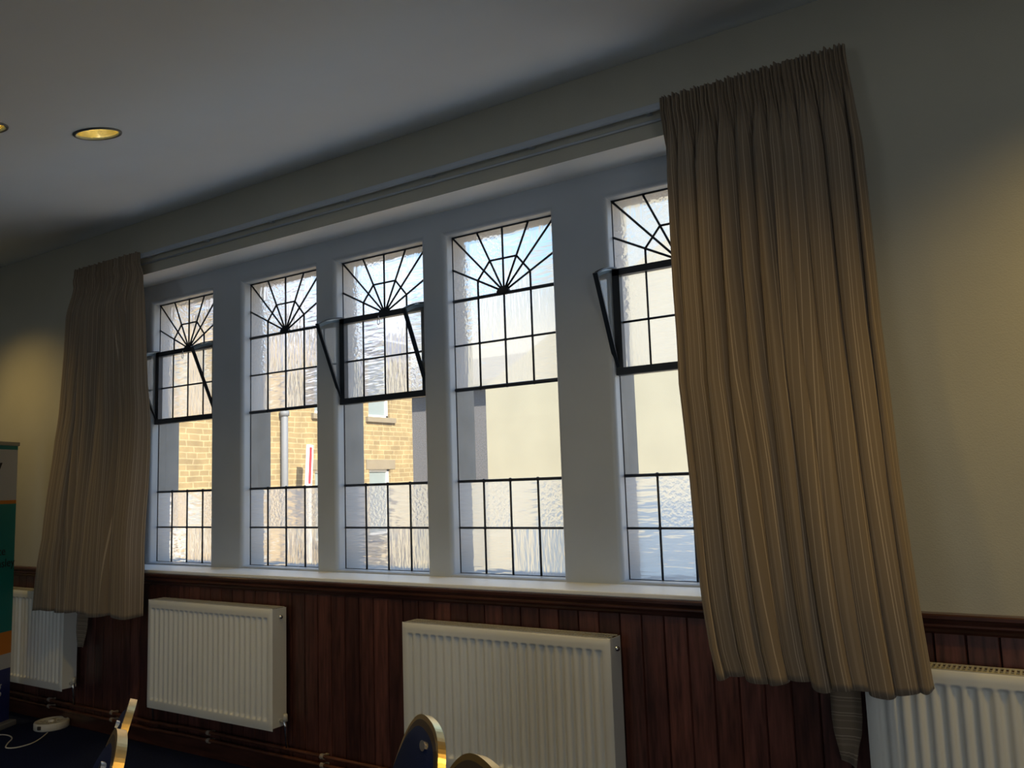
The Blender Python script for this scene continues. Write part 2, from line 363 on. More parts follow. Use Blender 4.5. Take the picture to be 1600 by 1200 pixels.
# ---------------------------------------------------------------- windows
def hbar(bm, x0, x1, z, r, y=0): tube(bm, [(x0, y, z), (x1, y, z)], r, 8)
def vbar(bm, x, z0, z1, r, y=0): tube(bm, [(x, y, z0), (x, y, z1)], r, 8)
def knob(bm, x, z, r, y=0): bmesh.ops.create_icosphere(bm, subdivisions=2, radius=r, matrix=Matrix.Translation((x, y, z)))
for wi, x0 in enumerate(WX):
    cas = wi in (0, 2, 4)
    w = bpy.data.objects.new('window_%d' % (wi+1), None); C.objects.link(w); w.location = (x0, 0, 0); w['kind'] = 'structure'
    c = [GW*k/4 for k in range(5)]
    bm = B(); r = .0052
    for z0, z1 in ((ZB, Z2), (Z3, Z5)):
        if cas and z0 == Z3: continue
        for k in (1, 2, 3): vbar(bm, c[k], z0, z1, r)
    hbar(bm, 0, GW, Z1, r); hbar(bm, 0, GW, Z2, .0068)
    for k in (1, 2, 3): knob(bm, c[k], Z1, .0095); knob(bm, c[k], Z2, .0105)
    if not cas:
        hbar(bm, 0, GW, Z4, r); hbar(bm, 0, GW, Z3, .0095); hbar(bm, 0, GW, Z5, .0085)
        for k in (1, 2, 3): knob(bm, c[k], Z4, .009); knob(bm, c[k], Z3, .011)
    # fanlight
    hx, hz = GW/2, Z5+.008; e1 = (0, Z5+.49*(Z6-Z5)); rays = [e1, (0, Z6), (c[1], Z6), (c[2], Z6), (c[3], Z6), (GW, Z6), (GW, e1[1])]
    for (ex, ez) in rays: tube(bm, [(hx, 0, hz), (ex, 0, ez)], r, 8)
    v1 = (c[1], hz+(e1[1]-hz)*.5); v2 = (hx-.0765, hz+.51*(Z6-hz)); pl = [(c[1], Z5), v1, v2, (GW-v2[0], v2[1]), (GW-v1[0], v1[1]), (c[3], Z5)]
    for a, b in zip(pl, pl[1:]): tube(bm, [(a[0], 0, a[1]), (b[0], 0, b[1])], r, 8)
    # edge beads
    for (a, b) in (((0, ZB), (0, Z6)), ((GW, ZB), (GW, Z6))): tube(bm, [(a[0], .001, a[1]), (b[0], .001, b[1])], .0035, 6)
    hbar(bm, 0, GW, ZB, .003); hbar(bm, 0, GW, Z6-.002, .005)
    obj('leading', bm, M['lead'], w, True)
    # semicircular boss where the rays meet
    bm = B(); ring = [(hx+.036*math.cos(PI*k/12), hz-.006+.030*math.sin(PI*k/12)) for k in range(13)]
    for y in (-.012, .004): bm.faces.new([bm.verts.new((p[0], y, p[1])) for p in ring])
    vs = list(bm.verts)
    for k in range(13): bm.faces.new((vs[k], vs[(k+1) % 13], vs[13+(k+1) % 13], vs[13+k]))
    obj('fan_boss', bm, M['lead'], w)
    def pane(name, a, b, mt):
        bm = B(); quad(bm, (0, .002, a), (GW, .002, a), (GW, .002, b), (0, .002, b)); return obj(name, bm, M[mt], w)
    pane('rippled_pane', ZB, Z2, 'obscured'); pane('clear_pane', Z2, Z3, 'glass')
    if not cas:
        pane('rippled_pane', Z3, Z6, 'obscured')
    else:
        pane('rippled_pane', Z5, Z6, 'obscured')
        s = obj('casement', (lambda bm: (box(bm, .0, .034, -.030, .006, Z3-.012, Z5+.008), box(bm, GW-.034, GW, -.030, .006, Z3-.012, Z5+.008),
             box(bm, .0, GW, -.032, .006, Z3-.014, Z3+.018), box(bm, .0, GW, -.030, .006, Z5-.020, Z5+.010)) and bm)(B()), M['frame'], w)
        bm = B()
        for k in (1, 2, 3): vbar(bm, c[k], Z3, Z5-.01, r*.9, -.004)
        hbar(bm, 0.02, GW-.02, Z4, r, -.004)
        obj('casement_leading', bm, M['lead'], s, True)
        bm = B(); quad(bm, (.03, -.001, Z3), (GW-.03, -.001, Z3), (GW-.03, -.001, Z5-.01), (.03, -.001, Z5-.01)); obj('casement_pane', bm, M['obscured'], s)
        bm = B(); pts = [(GW/2-.012+.008*math.sin(2*PI*k/16), -.036, Z5-.042+.016*math.cos(2*PI*k/16)) for k in range(17)]
        tube(bm, pts, .0018, 6); tube(bm, [(GW/2-.012, -.034, Z5-.01), (GW/2-.012, -.036, Z5-.028)], .004, 8); obj('catch_ring', bm, M['chrome'], s, True)
        # fixed glass side cheeks of the hopper
        for xx, sg in ((.004, -1), (GW-.004, 1)):
            arc = []
            a0, a1 = math.atan2(1.277-.877, -.195), math.atan2(1.338-.877, -.004)
            for k in range(9):
                a = a0+(a1-a0)*k/8; rr = .447+(.461-.447)*k/8; arc.append((rr*math.cos(a), .877+rr*math.sin(a)))
            poly = [(-.010, .877)]+arc
            bm = B(); bm.faces.new([bm.verts.new((xx, p[0], p[1])) for p in poly]); ck = obj('side_cheek', bm, M['glass'], w)
            bm = B(); prof = [(-.011, -.004), (.011, -.004), (.011, .004), (-.011, .004)]
            sweep(bm, [(xx, -.012, .866), (xx, arc[0][0], arc[0][1]+.004)], prof, (1, 0, 0))
            prof = [(-.009, -.003), (.009, -.003), (.009, .003), (-.009, .003)]
            sweep(bm, [(xx, p[0], p[1]) for p in arc], prof, (1, 0, 0)); obj('cheek_frame', bm, M['frame'], ck)
            bm = B(); prof = [(-.001, -.022), (.001, -.022), (.001, -.004), (-.001, -.004)]
            sweep(bm, [(xx+.003*sg, p[0], p[1]) for p in arc[::-1]][::-1], [(p[0], -p[1]) for p in prof], (1, 0, 0)); obj('cheek_flange', bm, M['flange'], ck)

# ---------------------------------------------------------------- curtain track and bead above the recess
t_ = thing('curtain_track', 'long white curtain track running above all five windows', 'curtain track', ((RX0+RX1)/2, -.3, 1.861))
bm = B(); box(bm, -2.38, 2.38, -.032, -.012, -.013, .012, .003); obj('rail', bm, M['white'], t_)
for k in range(9):
    bm = B(); xx = -2.2+k*.55; box(bm, xx-.010, xx+.010, -.012, .038, -.002, .010); obj('bracket', bm, M['white'], t_)
bm = B(); tube(bm, [(-2.38, WY-.005, 1.831), (0, WY-.005, 1.8335), (2.38, WY-.005, 1.831)], .0065, 8)
cb_ = obj('cable', bm, M['white'], None, True, ((RX0+RX1)/2, 0, 0)); tag(cb_, 'thin white cable clipped to the wall just below the curtain track', 'cable')

# ---------------------------------------------------------------- curtains
def yc(z):
    t = min(max((1.0-z)/1.05, 0), 1); return -.355-.113*t*t*(3-2*t)
def interp(tab, z):
    if z >= tab[0][0]: return tab[0][1]
    for (z0, x0), (z1, x1) in zip(tab, tab[1:]):
        if z >= z1:
            k = (z0-z)/(z0-z1); return x0+(x1-x0)*k
    return tab[-1][1]
def curtain(name, LT, RT, nf, seed, ztop, hem, label, width, curl):
    rnd = random.Random(seed)
    # irregular fold phases
    cuts = [0]
    for k in range(nf): cuts.append(cuts[-1]+rnd.uniform(.45, 1.6))
    cuts = [c/cuts[-1] for c in cuts]; amp = [rnd.uniform(.65, 1.25) for _ in range(nf)]
    drift = [rnd.uniform(-.35, .35) for _ in range(nf+1)]; drift[0] = drift[-1] = 0
    wob = [rnd.uniform(0, 6.28) for _ in range(nf+1)]
    NS, NZ = nf*30, 96; bm = B(); uvl = bm.loops.layers.uv.new('UVMap'); rows = []
    for j in range(NZ+1):
        tj = j/NZ; z = ztop+(hem-ztop)*(tj**1.0)
        a, b = interp(LT, z), interp(RT, z); dn = min(max((ztop-.085-z)/.25, 0), 1); dn = dn*dn*(3-2*dn)
        full = min((ztop-z)/1.4, 1)
        cz = [c+(drift[i]*(1/nf)*(full*1.1)+.10/nf*math.sin(wob[i]+z*2.2)*(0 if i in (0, nf) else 1)) for i, c in enumerate(cuts)]
        for i in range(1, nf): cz[i] = max(cz[i], cz[i-1]+.30/nf)
        for i in range(nf-1, 0, -1): cz[i] = min(cz[i], cz[i+1]-.30/nf)
        row = []
        for i in range(NS+1):
            s = i/NS; k = 0
            while k < nf-1 and s > cz[k+1]: k += 1
            ph = (s-cz[k])/(cz[k+1]-cz[k]); ph = min(max(ph, 0), 1)
            A = (.046+.012*full)*amp[k]*(1+.25*math.sin(wob[k]+z*1.7))
            shape = 1-2*abs(math.sin(PI*ph))**.95+.10*math.sin(2*PI*ph*2+wob[k])
            lap = -math.sin(2*PI*ph)*(b-a)/nf*(.24+.10*full)
            small = .009*math.sin(2*PI*s*nf*4.3+1.3*math.sin(s*31))+.004*math.sin(s*nf*11.3)
            head = .5*(1+math.cos(min(max((ztop-.075-z)/.035, -1), 1)*PI))      # gathered band
            yy = yc(z)+dn*(A*shape-.018)+(1-dn)*small-.006*head*(1+.6*math.sin(s*nf*20))
            edge = min(s, 1-s)*nf*1.2; edge = min(edge, 1)
            xx = a+(b-a)*s+dn*lap*edge
            zz = z
            if tj > .97: zz += .010*math.sin(s*nf*2.1+seed)*(tj-.97)/.03+.006*shape*(tj-.97)/.03
            if j == 0: zz += .004*math.sin(s*nf*9)+.002*math.sin(s*nf*23)
            if curl and s < .04 and z > ztop-.2: xx += 0
            row.append((bm.verts.new((xx, yy, zz)), s, z))
        rows.append(row)
    for r0, r1 in zip(rows, rows[1:]):
        for i in range(NS):
            f = bm.faces.new((r0[i][0], r0[i+1][0], r1[i+1][0], r1[i][0])); f.smooth = True
            for lp, (v, s, z) in zip(f.loops, (r0[i], r0[i+1], r1[i+1], r1[i])): lp[uvl].uv = (s*width, z)
    o = obj(name, bm, M['curtain'])
    so = o.modifiers.new('cloth', 'SOLIDIFY'); so.thickness = .002
    return tag(o, label, 'curtain', 'striped curtains at the window')
RL = [(1.841, 3.666), (1.595, 3.683), (1.124, 3.681), (0.761, 3.69), (0.411, 3.733), (-0.001, 3.771), (-0.148, 3.789), (-0.247, 3.812)]
RR = [(1.839, 4.344), (1.529, 4.371), (1.274, 4.377), (0.908, 4.382), (0.411, 4.409), (0.031, 4.438), (-0.234, 4.459)]
LL = [(1.866, -.402), (1.762, -.407), (1.305, -.415), (.774, -.445), (.179, -.385), (-.258, -.452)]
LR = [(1.838, .305), (1.721, .340), (1.065, .372), (.469, .460), (.014, .515), (-.212, .515)]
curtain('curtain', LL, LR, 9, 5, 1.877, -.240, 'striped taupe curtain at the left end, beside the roller banner', 1.9, False)
curtain('curtain', RL, RR, 11, 11, 1.877, -.231, 'striped taupe curtain at the right end, largest and nearest the bare cream wall', 2.1, True)
def strap(x0, x1, zb, tip, label):
    bm = B(); uvl = bm.loops.layers.uv.new('UVMap'); n = 12; top = .02; rows = []
    for j in range(n+1):
        t = j/n; z = top+(zb-top)*t; sh = 0 if t < .8 else (t-.8)/.2
        a = x0+(x1-x0)*.22*sh; b = x1-(x1-x0)*.30*sh
        rows.append([bm.verts.new((a+(b-a)*k/4, -.318+.006*math.sin(k*1.4+t*5)-.004*t, z+(tip*(k/4) if sh > .9 else 0))) for k in range(5)])
    for j in range(n):
        for k in range(4):
            f = bm.faces.new((rows[j][k], rows[j][k+1], rows[j+1][k+1], rows[j+1][k])); f.smooth = True
            for lp, (jj, kk) in zip(f.loops, ((j, k), (j, k+1), (j+1, k+1), (j+1, k))): lp[uvl].uv = (jj*.045, kk*.03)
    o = obj('curtain_tieback', bm, M['curtain']); so = o.modifiers.new('cloth', 'SOLIDIFY'); so.thickness = .004
    return tag(o, label, 'curtain tieback', 'striped tiebacks hanging unused')
strap(-.325, -.215, -.49, 0, 'striped fabric tieback hanging below the left curtain, beside the far radiator')
strap(4.128, 4.222, -.505, -.02, 'striped fabric tieback hanging below the right curtain, next to the cut-off radiator')

# ---------------------------------------------------------------- radiators
def make_radiator():
    w_, zt, zb, yf, yb = 1.01, .580, 0.0, -.047, .047
    r = thing('radiator', '', 'radiator', (0, 0, 0), 0, 'white panel radiators under the windows')
    def panel(y0, sgn):
        bm = B(); nfl = 23; m0 = .028; pit = (w_-2*m0)/nfl
        xs = [0, .010]
        for k in range(nfl):
            c0 = m0+pit*(k+.5)
            for d in (-.5, -.34, -.26, -.18, -.09, 0, .09, .18, .26, .34): xs.append(c0+d*pit)
        xs += [w_-m0, w_-.010, w_]
        xs = sorted(set(round(v, 5) for v in xs))
        zs = [zb, zb+.028, zb+.040, zb+.044, zb+.048, zb+.054, zb+.062]+[zb+.07+(zt-.14-zb)*k/6 for k in range(1, 6)]+[zt-.062, zt-.056, zt-.051, zt-.0475, zt-.044, zt-.040, zt-.028, zt-.006, zt]
        def dep(x, z):
            if x < m0 or x > w_-m0: fx = 0
            else:
                u = abs(((x-m0) % pit)/pit-.5); fx = max(0, 1-(u/.36)**2) if u < .36 else 0
            fz = min(max((z-(zb+.044))/.010, 0), 1)*min(max((zt-.044-z)/.007, 0), 1)
            ed = .006 if (x < .005 or x > w_-.005 or z < zb+.003 or z > zt-.003) else 0
            return .012*fx*fz+ed
        g = [[bm.verts.new((x, y0-sgn*dep(x, z), z)) for x in xs] for z in zs]
        for a, b in zip(g, g[1:]):
            for i in range(len(xs)-1): f = bm.faces.new((a[i], a[i+1], b[i+1], b[i])); f.smooth = True
        return bm
    obj('front_panel', panel(yf, -1), M['radiator'], r)
    bm = B(); box(bm, .012, w_-.012, .030, yb-.004, .01, zt-.012); obj('back_panel', bm, M['radiator'], r)
    for x in (.001, w_-.004):
        bm = B(); box(bm, x, x+.003, yf+.004, yb, .012, zt-.002, .001); obj('side_panel', bm, M['radiator'], r)
    bm = B(); g0 = .012
    box(bm, g0, w_-g0, yf+.004, yf+.016, zt-.004, zt); box(bm, g0, w_-g0, yb-.012, yb, zt-.004, zt)
    x = g0+.006
    while x < w_-g0: box(bm, x, x+.006, yf+.016, yb-.012, zt-.005, zt-.0005); x += .014
    box(bm, g0, w_-g0, -.002, .002, zt-.005, zt-.0004)
    obj('top_grille', bm, M['grille'], r)
    bm = B(); box(bm, .01, w_-.01, yf+.012, yb-.01, .03, zt-.03); obj('inner_fins', bm, M['slot'], r)
    bm = B(); lathe(bm, [(0.0001, .012), (.006, .012), (.010, .006), (.011, 0)], (w_, .008, zt-.045), 12, 'x'); obj('air_vent', bm, M['chrome'], r, True)
    for xx, sgn in ((w_, 1), (0, -1)):
        bm = B(); tube(bm, [(xx-.01*sgn, .010, .038), (xx+.028*sgn, .010, .038), (xx+.030*sgn, .012, .012), (xx+.030*sgn, .014, -.02), (xx+.030*sgn, .02, -.085)], [.009, .009, .008, .006, .006], 10)
        v = obj('valve', bm, M['chrome'], r, True)
        bm = B(); lathe(bm, [(.0001, .034), (.009, .034), (.011, .026), (.012, 0), (.0001, 0)], (xx+.030*sgn, .012, .040), 14); obj('valve_cap', bm, M['plastic'], v, True)
    bm = B(); box(bm, -.012, .0, .018, .034, .11, .17, .002); obj('bracket', bm, M['plastic'], r)
    return r
rad = make_radiator()
RZ = -.737; RYC = -.356
rl = ['white radiator partly hidden behind the roller banner and left curtain', 'smaller-looking white radiator in full view below the left windows', 'large white radiator behind the chairs, below the middle windows', 'white radiator cut off at the bottom right corner under the right curtain']
for k, (x, dz) in enumerate(((-1.345, -.006), (.517, 0), (2.357, -.010), (4.251, -.020))):
    o = rad if k == 0 else dup(rad)
    o.location = (x, RYC, RZ+dz); o['label'] = rl[k]
# heating pipes along the skirting
def pipe(z, jog, label):
    r_ = thing('heating_pipe', label, 'pipe', (0, -.315, z), 0, 'heating pipes along the skirting')
    bm = B(); pts = [(-3.1, 0, 0), (.30, 0, -.004), (.42, 0, -.010), (.50, -.0, jog), (.60, -.0, jog), (.72, 0, .002), (2, 0, 0), (8.0, 0, 0)]
    tube(bm, pts, .009, 10); obj('pipe', bm, M['copper'], r_, True)
    for x in (-.62, .06, .94, 1.78, 2.62, 3.5, 4.3):
        bm = B(); tube(bm, [(x-.011, 0, 0), (x+.011, 0, 0)], .013, 12); box(bm, x-.009, x+.009, .0, .034, -.006, .006); obj('pipe_clip', bm, M['clip'], r_)
    return r_
pipe(-.838, -.004, 'upper copper-brown heating pipe running along the wall above the skirting')
pipe(-.878, -.002, 'lower copper-brown heating pipe running just above the skirting')

# ---------------------------------------------------------------- downlight
d_ = thing('ceiling_downlight', 'round recessed ceiling downlight glowing warm yellow, in full view', 'ceiling light', cpt(*LIGHTS[0]), 0, 'recessed downlights')
d_.rotation_euler.x = CTH; d_.scale = (.91, .91, .91)
bm = B(); lathe(bm, [(.096, -.001), (.094, -.006), (.088, -.007), (.083, -.003), (.080, .006)], (0, 0, 0), 48); obj('trim_ring', bm, M['trimring'], d_, True)
mr_ = mat('downlight_reflector', (1, .90, .58), .25, 1); bm = B(); lathe(bm, [(.0805, .003), (.076, .03), (.058, .07), (.035, .105), (.0001, .115)], (0, 0, 0), 48); obj('reflector', bm, mr_, d_, True)
me_ = bpy.data.materials.new('warm_bulb'); me_.use_nodes = True; b_ = me_.node_tree.nodes['Principled BSDF']; b_.inputs['Emission Color'].default_value = (1, .80, .30, 1); b_.inputs['Emission Strength'].default_value = 10; b_.inputs['Base Color'].default_value = (.8, .7, .5, 1)
bm = B()
for sx in (-.022, .022):
    tube(bm, [(sx, -.035, .040), (sx, .030, .040), (sx, .040, .047), (sx, .030, .055), (sx, -.035, .055)], .011, 10)
obj('bulb', bm, me_, d_, True)
dl2 = dup(d_); dl2.location = cpt(*LIGHTS[1]); dl2['label'] = 'recessed ceiling downlight almost wholly cut off at the left edge'
def spot(loc, power, size=2.4, name='downlight_beam'):
    l = bpy.data.lights.new(name, 'SPOT'); l.energy = power; l.color = (1, .67, .21); l.spot_size = size; l.spot_blend = .9; l.shadow_soft_size = .06
    o = bpy.data.objects.new(name, l); C.objects.link(o); o.location = loc; return o
p_ = cpt(*LIGHTS[0]); spot((p_[0], p_[1], p_[2]-.014), 26)
DOWN = [(-1.15, -.98, 24), (3.55, -1.15, 16), (5.4, -1.0, 46), (1.19, -3.6, 5), (5.9, -3.6, 25), (-1.15, -3.6, 14)]
for x, y, p in DOWN: spot((x, y, ceil_z(y)-.03), p)

# ---------------------------------------------------------------- chairs
def make_chair():
    r = thing('banquet_chair', '', 'chair', (0, 0, 0), 0, 'navy banquet chairs with gold frames')
    half = [(0, .930), (.055, .927), (.100, .915), (.135, .893), (.160, .864), (.176, .830), (.185, .790), (.187, .745), (.183, .69), (.175, .62), (.168, .56), (.164, .50), (.162, .44)]
    rec = math.tan(.31)
    def pos(x, h, off=0):  # back reclines towards +y
        return (x, .20+(h-.44)*rec*1.0+off, h)
    pts = [pos(-x, h) for x, h in half[::-1]]+[pos(x, h) for x, h in half[1:]]
    # smooth the outline (Chaikin)
    P = [Vector(p) for p in pts]
    for _ in range(2):
        Q = [P[0]]
        for a, b in zip(P, P[1:]): Q += [a*.75+b*.25, a*.25+b*.75]
        P = Q+[P[-1]]
    bm = B(); side = Vector((0, math.cos(.31), -math.sin(.31)))
    sweep(bm, P, [(-.009, -.006), (.009, -.006), (.009, .006), (-.009, .006)], side)
    fr = obj('back_frame', bm, M['gold'], r)
    # bronze rim just inside the metal, then the padded navy back
    out_n = []
    for i in range(len(P)):
        t = (P[min(i+1, len(P)-1)]-P[max(i-1, 0)]).normalized(); out_n.append(t.cross(side).normalized())
    ctr = Vector(pos(0, .66))
    if (P[len(P)//2]-ctr).dot(out_n[len(P)//2]) < 0: out_n = [-n for n in out_n]
    def inset(d, off): return [p-n*d+side*off for p, n in zip(P, out_n)]
    if 'bronze' not in M: M['bronze'] = mat('bronze_rim', (.10, .062, .035), .4, .3)
    bm = B(); A = [inset(.005, -.0092), inset(.020, -.010), inset(.020, .010), inset(.005, .0092)]
    rings = [[bm.verts.new(v) for v in a] for a in A]
    for q in range(4):
        a, b = rings[q], rings[(q+1) % 4]
        for i in range(len(P)-1): bm.faces.new((a[i], a[i+1], b[i+1], b[i]))
    obj('rim', bm, M['bronze'], fr)
    bm = B(); base = inset(.018, 0)
    for sg in (1, -1):
        ringsv = []
        for k, o in (((1, .008), (.96, .016), (.88, .022), (.6, .026), (.2, .027)) if sg < 0 else ((1, .008), (.9, .010), (.5, .011), (.2, .011))):
            ringsv.append([bm.verts.new(ctr+(p-ctr)*k+side*o*sg) for p in base])
        for a, b in zip(ringsv, ringsv[1:]):
            n = len(a)
            for i in range(n): f = bm.faces.new((a[i], a[(i+1) % n], b[(i+1) % n], b[i])); f.smooth = True
        bm.faces.new(ringsv[-1])
    obj('backrest', bm, M['blue'], r)
    bm = B(); hc = Vector(pos(.052, .890)); upd = Vector((0, math.sin(.31), math.cos(.31)))
    for off in (-.0235, -.004):
        bm.faces.new([bm.verts.new(hc+side*off+Vector((.024*math.cos(2*PI*k/20), 0, 0))+upd*(.010*math.sin(2*PI*k/20))) for k in range(20)])
    vs = list(bm.verts)
    for k in range(20): bm.faces.new((vs[k], vs[(k+1) % 20], vs[20+(k+1) % 20], vs[20+k]))
    obj('grip', bm, M['chrome'], r)
    # seat
    bm = B(); box(bm, -.205, .205, -.24, .19, .42, .475, .022); obj('seat', bm, M['blue'], r, True)
    bm = B(); sq = [(-.20, -.235), (.20, -.235), (.175, .20), (-.175, .20)]
    for a, b in zip(sq, sq[1:]+sq[:1]): tube(bm, [(a[0], a[1], .41), (b[0], b[1], .41)], .011, 8)
    obj('seat_frame', bm, M['gold'], r, True)
    for sx in (-1, 1):
        bm = B(); tube(bm, [(sx*.195, -.232, .415), (sx*.205, -.245, .2), (sx*.208, -.25, 0)], .0115, 8); obj('leg', bm, M['gold'], r, True)
        bm = B(); tube(bm, [(sx*.167, .205, .46), (sx*.175, .205, .40), (sx*.19, .24, .2), (sx*.2, .30, 0)], .0115, 8); obj('leg', bm, M['gold'], r, True)
    return r
# chair spots: far-end direction of the back (local -x) points along d
chair = make_chair()
def heading(deg): return math.radians(deg)
# near edge of the back is placed; local +x axis direction angle
CH = [((3.632, -1.789, -0.085), -38.5, 'navy chair with gold-edged rounded back in front of the large middle radiator'),
      ((4.004, -2.103, -0.03), -36.0, 'navy chair showing only its rounded top, right of the other rounded back'),
      ((2.864, -2.001, -0.085), -36.0, 'navy chair seen edge-on at bottom left, the farther one leaning right'),
      ((3.302, -2.305, -0.025), -31.5, 'navy chair seen edge-on at bottom left, the nearer and lower one')]
for k, (top, ang, lab) in enumerate(CH):
    o = chair if k == 0 else dup(chair)
    a = math.radians(ang); o.rotation_euler = (0, 0, a); sc = (top[2]-FLOOR)/.93; o.scale = (sc, sc, sc)
    ty = (.20+(.93-.44)*math.tan(.31))*sc
    o.location = (top[0]+ty*math.sin(a), top[1]-ty*math.cos(a), FLOOR); o['label'] = lab

# ---------------------------------------------------------------- round extension socket and its lead
s_ = thing('extension_socket', 'round white multi-socket extension on the navy carpet', 'extension socket', (-.47, -.38, FLOOR))
bm = B(); R0 = .098
lathe(bm, [(.0001, .001), (R0-.006, .001), (R0, .006), (R0, .040), (R0-.004, .046), (R0-.012, .046), (R0-.016, .040), (.0001, .040)], (0, 0, 0), 48); obj('body', bm, M['plastic'], s_, True)
for k in range(4):
    a = PI/4+k*PI/2; bm = B(); cx, cy = .048*math.cos(a), .048*math.sin(a)
    box(bm, cx-.020, cx+.020, cy-.020, cy+.020, .038, .043, .003); o = obj('outlet', bm, M['plastic'], s_)
    bm = B()
    for dx, dy in ((0, .010), (-.010, -.008), (.010, -.008)): box(bm, cx+dx-.003, cx+dx+.003, cy+dy-.004, cy+dy+.004, .0425, .0436)
    obj('pin_holes', bm, M['darkplastic'], o)
bm = B(); lathe(bm, [(.020, .040), (.018, .052), (.0001, .054)], (0, 0, 0), 20); obj('handle', bm, M['plastic'], s_, True)
bm = B(); box(bm, .026, .044, -R0-.003, -R0+.01, .016, .036); obj('switch', bm, M['darkplastic'], s_)
CABLE = [(-0.376, -0.455, -0.971), (-0.31, -0.52, -0.971), (-0.249, -0.596, -0.971), (-0.234, -0.654, -0.971), (-0.246, -0.71, -0.971), (-0.287, -0.731, -0.971), (-0.32, -0.722, -0.971), (-0.394, -0.669, -0.971), (-0.44, -0.625, -0.971), (-0.498, -0.6, -0.971), (-0.57, -0.594, -0.971), (-0.618, -0.618, -0.971)]
bm = B()
P = [Vector(p) for p in CABLE]
for _ in range(3):
    Q = [P[0]]
    for a, b in zip(P, P[1:]): Q += [a*.75+b*.25, a*.25+b*.75]
    P = Q+[P[-1]]
tube(bm, P, .0035, 8); tag(obj('power_cable', bm, M['plastic'], None, True), 'thin white power cable looping over the carpet to the round socket', 'cable')

# ---------------------------------------------------------------- roller banner
BR = Vector((-.800, -.470, 0)); BD = Vector((.42, -.907, 0)).normalized(); BN = Vector((.907, .42, 0)).normalized(); BW = .80
rz = math.atan2(BD.y, BD.x)
ban = thing('roller_banner', 'tall teal, white, orange and navy roller banner cut off at the left edge', 'banner', (BR.x, BR.y, FLOOR), rz)
# local x runs from the visible right edge to the unseen left edge, local +y is the printed face
H = lambda z: z-FLOOR
bands = [(.735, .765, 'teal'), (.415, .735, 'bwhite'), (.392, .415, 'orange'), (-.400, .392, 'teal'), (-.535, -.400, 'orange'), (-.625, -.535, 'bwhite'), (-.945, -.625, 'bnavy')]
names = ['top_band', 'white_panel', 'orange_line', 'teal_panel', 'orange_band', 'white_band', 'navy_panel']
for (a, b, mt), nme in zip(bands, names):
    bm = B(); box(bm, 0, BW, -.001, .001, H(a), H(b)); obj(nme, bm, M[mt], ban)
bm = B(); box(bm, -.012, BW+.012, -.006, .006, H(.760), H(.785), .003); obj('top_bar', bm, M['silver'], ban)
bm = B(); box(bm, -.01, BW+.01, -.05, .05, 0, .035, .008); obj('base', bm, M['silver'], ban)
def text(s, x, z, size, m, name, parent=ban, y=.003, ext=.0004):
    cu = bpy.data.curves.new(name, 'FONT'); cu.body = s; cu.size = size; cu.extrude = ext; cu.align_x = 'LEFT'; cu.resolution_u = 3
    tmp = bpy.data.objects.new(name, cu); C.objects.link(tmp); dg = bpy.context.evaluated_depsgraph_get()
    me = bpy.data.meshes.new_from_object(tmp.evaluated_get(dg)); C.objects.unlink(tmp); bpy.data.objects.remove(tmp)
    me.materials.append(m); o = bpy.data.objects.new(name, me); C.objects.link(o); o.parent = parent
    # reading direction runs along local -x when seen from +y
    o.rotation_euler = (PI/2, 0, PI); o.location = (x, y, H(z)); return o
text('y', .215, .565, .19, M['black'], 'lettering')
text('nce', .185, .075, .075, M['black'], 'lettering')
text('nsley', .150, .0, .075, M['black'], 'lettering')
text('g', .120, -.76, .11, M['bwhite'], 'lettering')
# printed figure at the left, only its sleeve and arm are in view
bm = B(); pl = [(.155, -.33), (.150, -.20), (.140, -.10), (.150, -.03), (.20, .02), (.30, .03), (.36, -.05), (.36, -.36), (.17, -.38)]
bm.faces.new([bm.verts.new((x, .0022, H(z))) for x, z in pl]); obj('printed_figure', bm, M['black'], ban)
bm = B(); pl = [(.150, -.12), (.130, -.16), (.135, -.22), (.170, -.26), (.185, -.22), (.165, -.18), (.175, -.13)]
bm.faces.new([bm.verts.new((x, .0030, H(z))) for x, z in pl]); obj('printed_arm', bm, M['skin'], ban)

# ---------------------------------------------------------------- unseen windows added to go with the fill lights
for k, xc in enumerate((6.6, 1.6)):
    w = bpy.data.objects.new('window_%d' % (6+k), None); C.objects.link(w); w.location = (xc, YB+.02, .25); w['kind'] = 'structure'  # made-up window, out of view
    bm = B()
    for a, b, c, d in ((-1.16, -1.1, -1.0, 1.0), (1.1, 1.16, -1.0, 1.0), (-1.16, 1.16, -1.0, -.95), (-1.16, 1.16, .95, 1.0), (-.02, .02, -.95, .95)): box(bm, a, b, -.02, .04, c, d)
    obj('window_frame', bm, M['white'], w)

w = bpy.data.objects.new('window_8', None); C.objects.link(w); w.location = (XR-.02, -5.4, .35); w['kind'] = 'structure'  # side window, likewise added out of view
bm = B()
for a, b, c, d in ((-1.0, -.94, -1.0, 1.0), (.94, 1.0, -1.0, 1.0), (-1.0, 1.0, -1.0, -.95), (-1.0, 1.0, .95, 1.0)): box(bm, -.04, .02, a, b, c, d)
obj('window_frame', bm, M['white'], w)

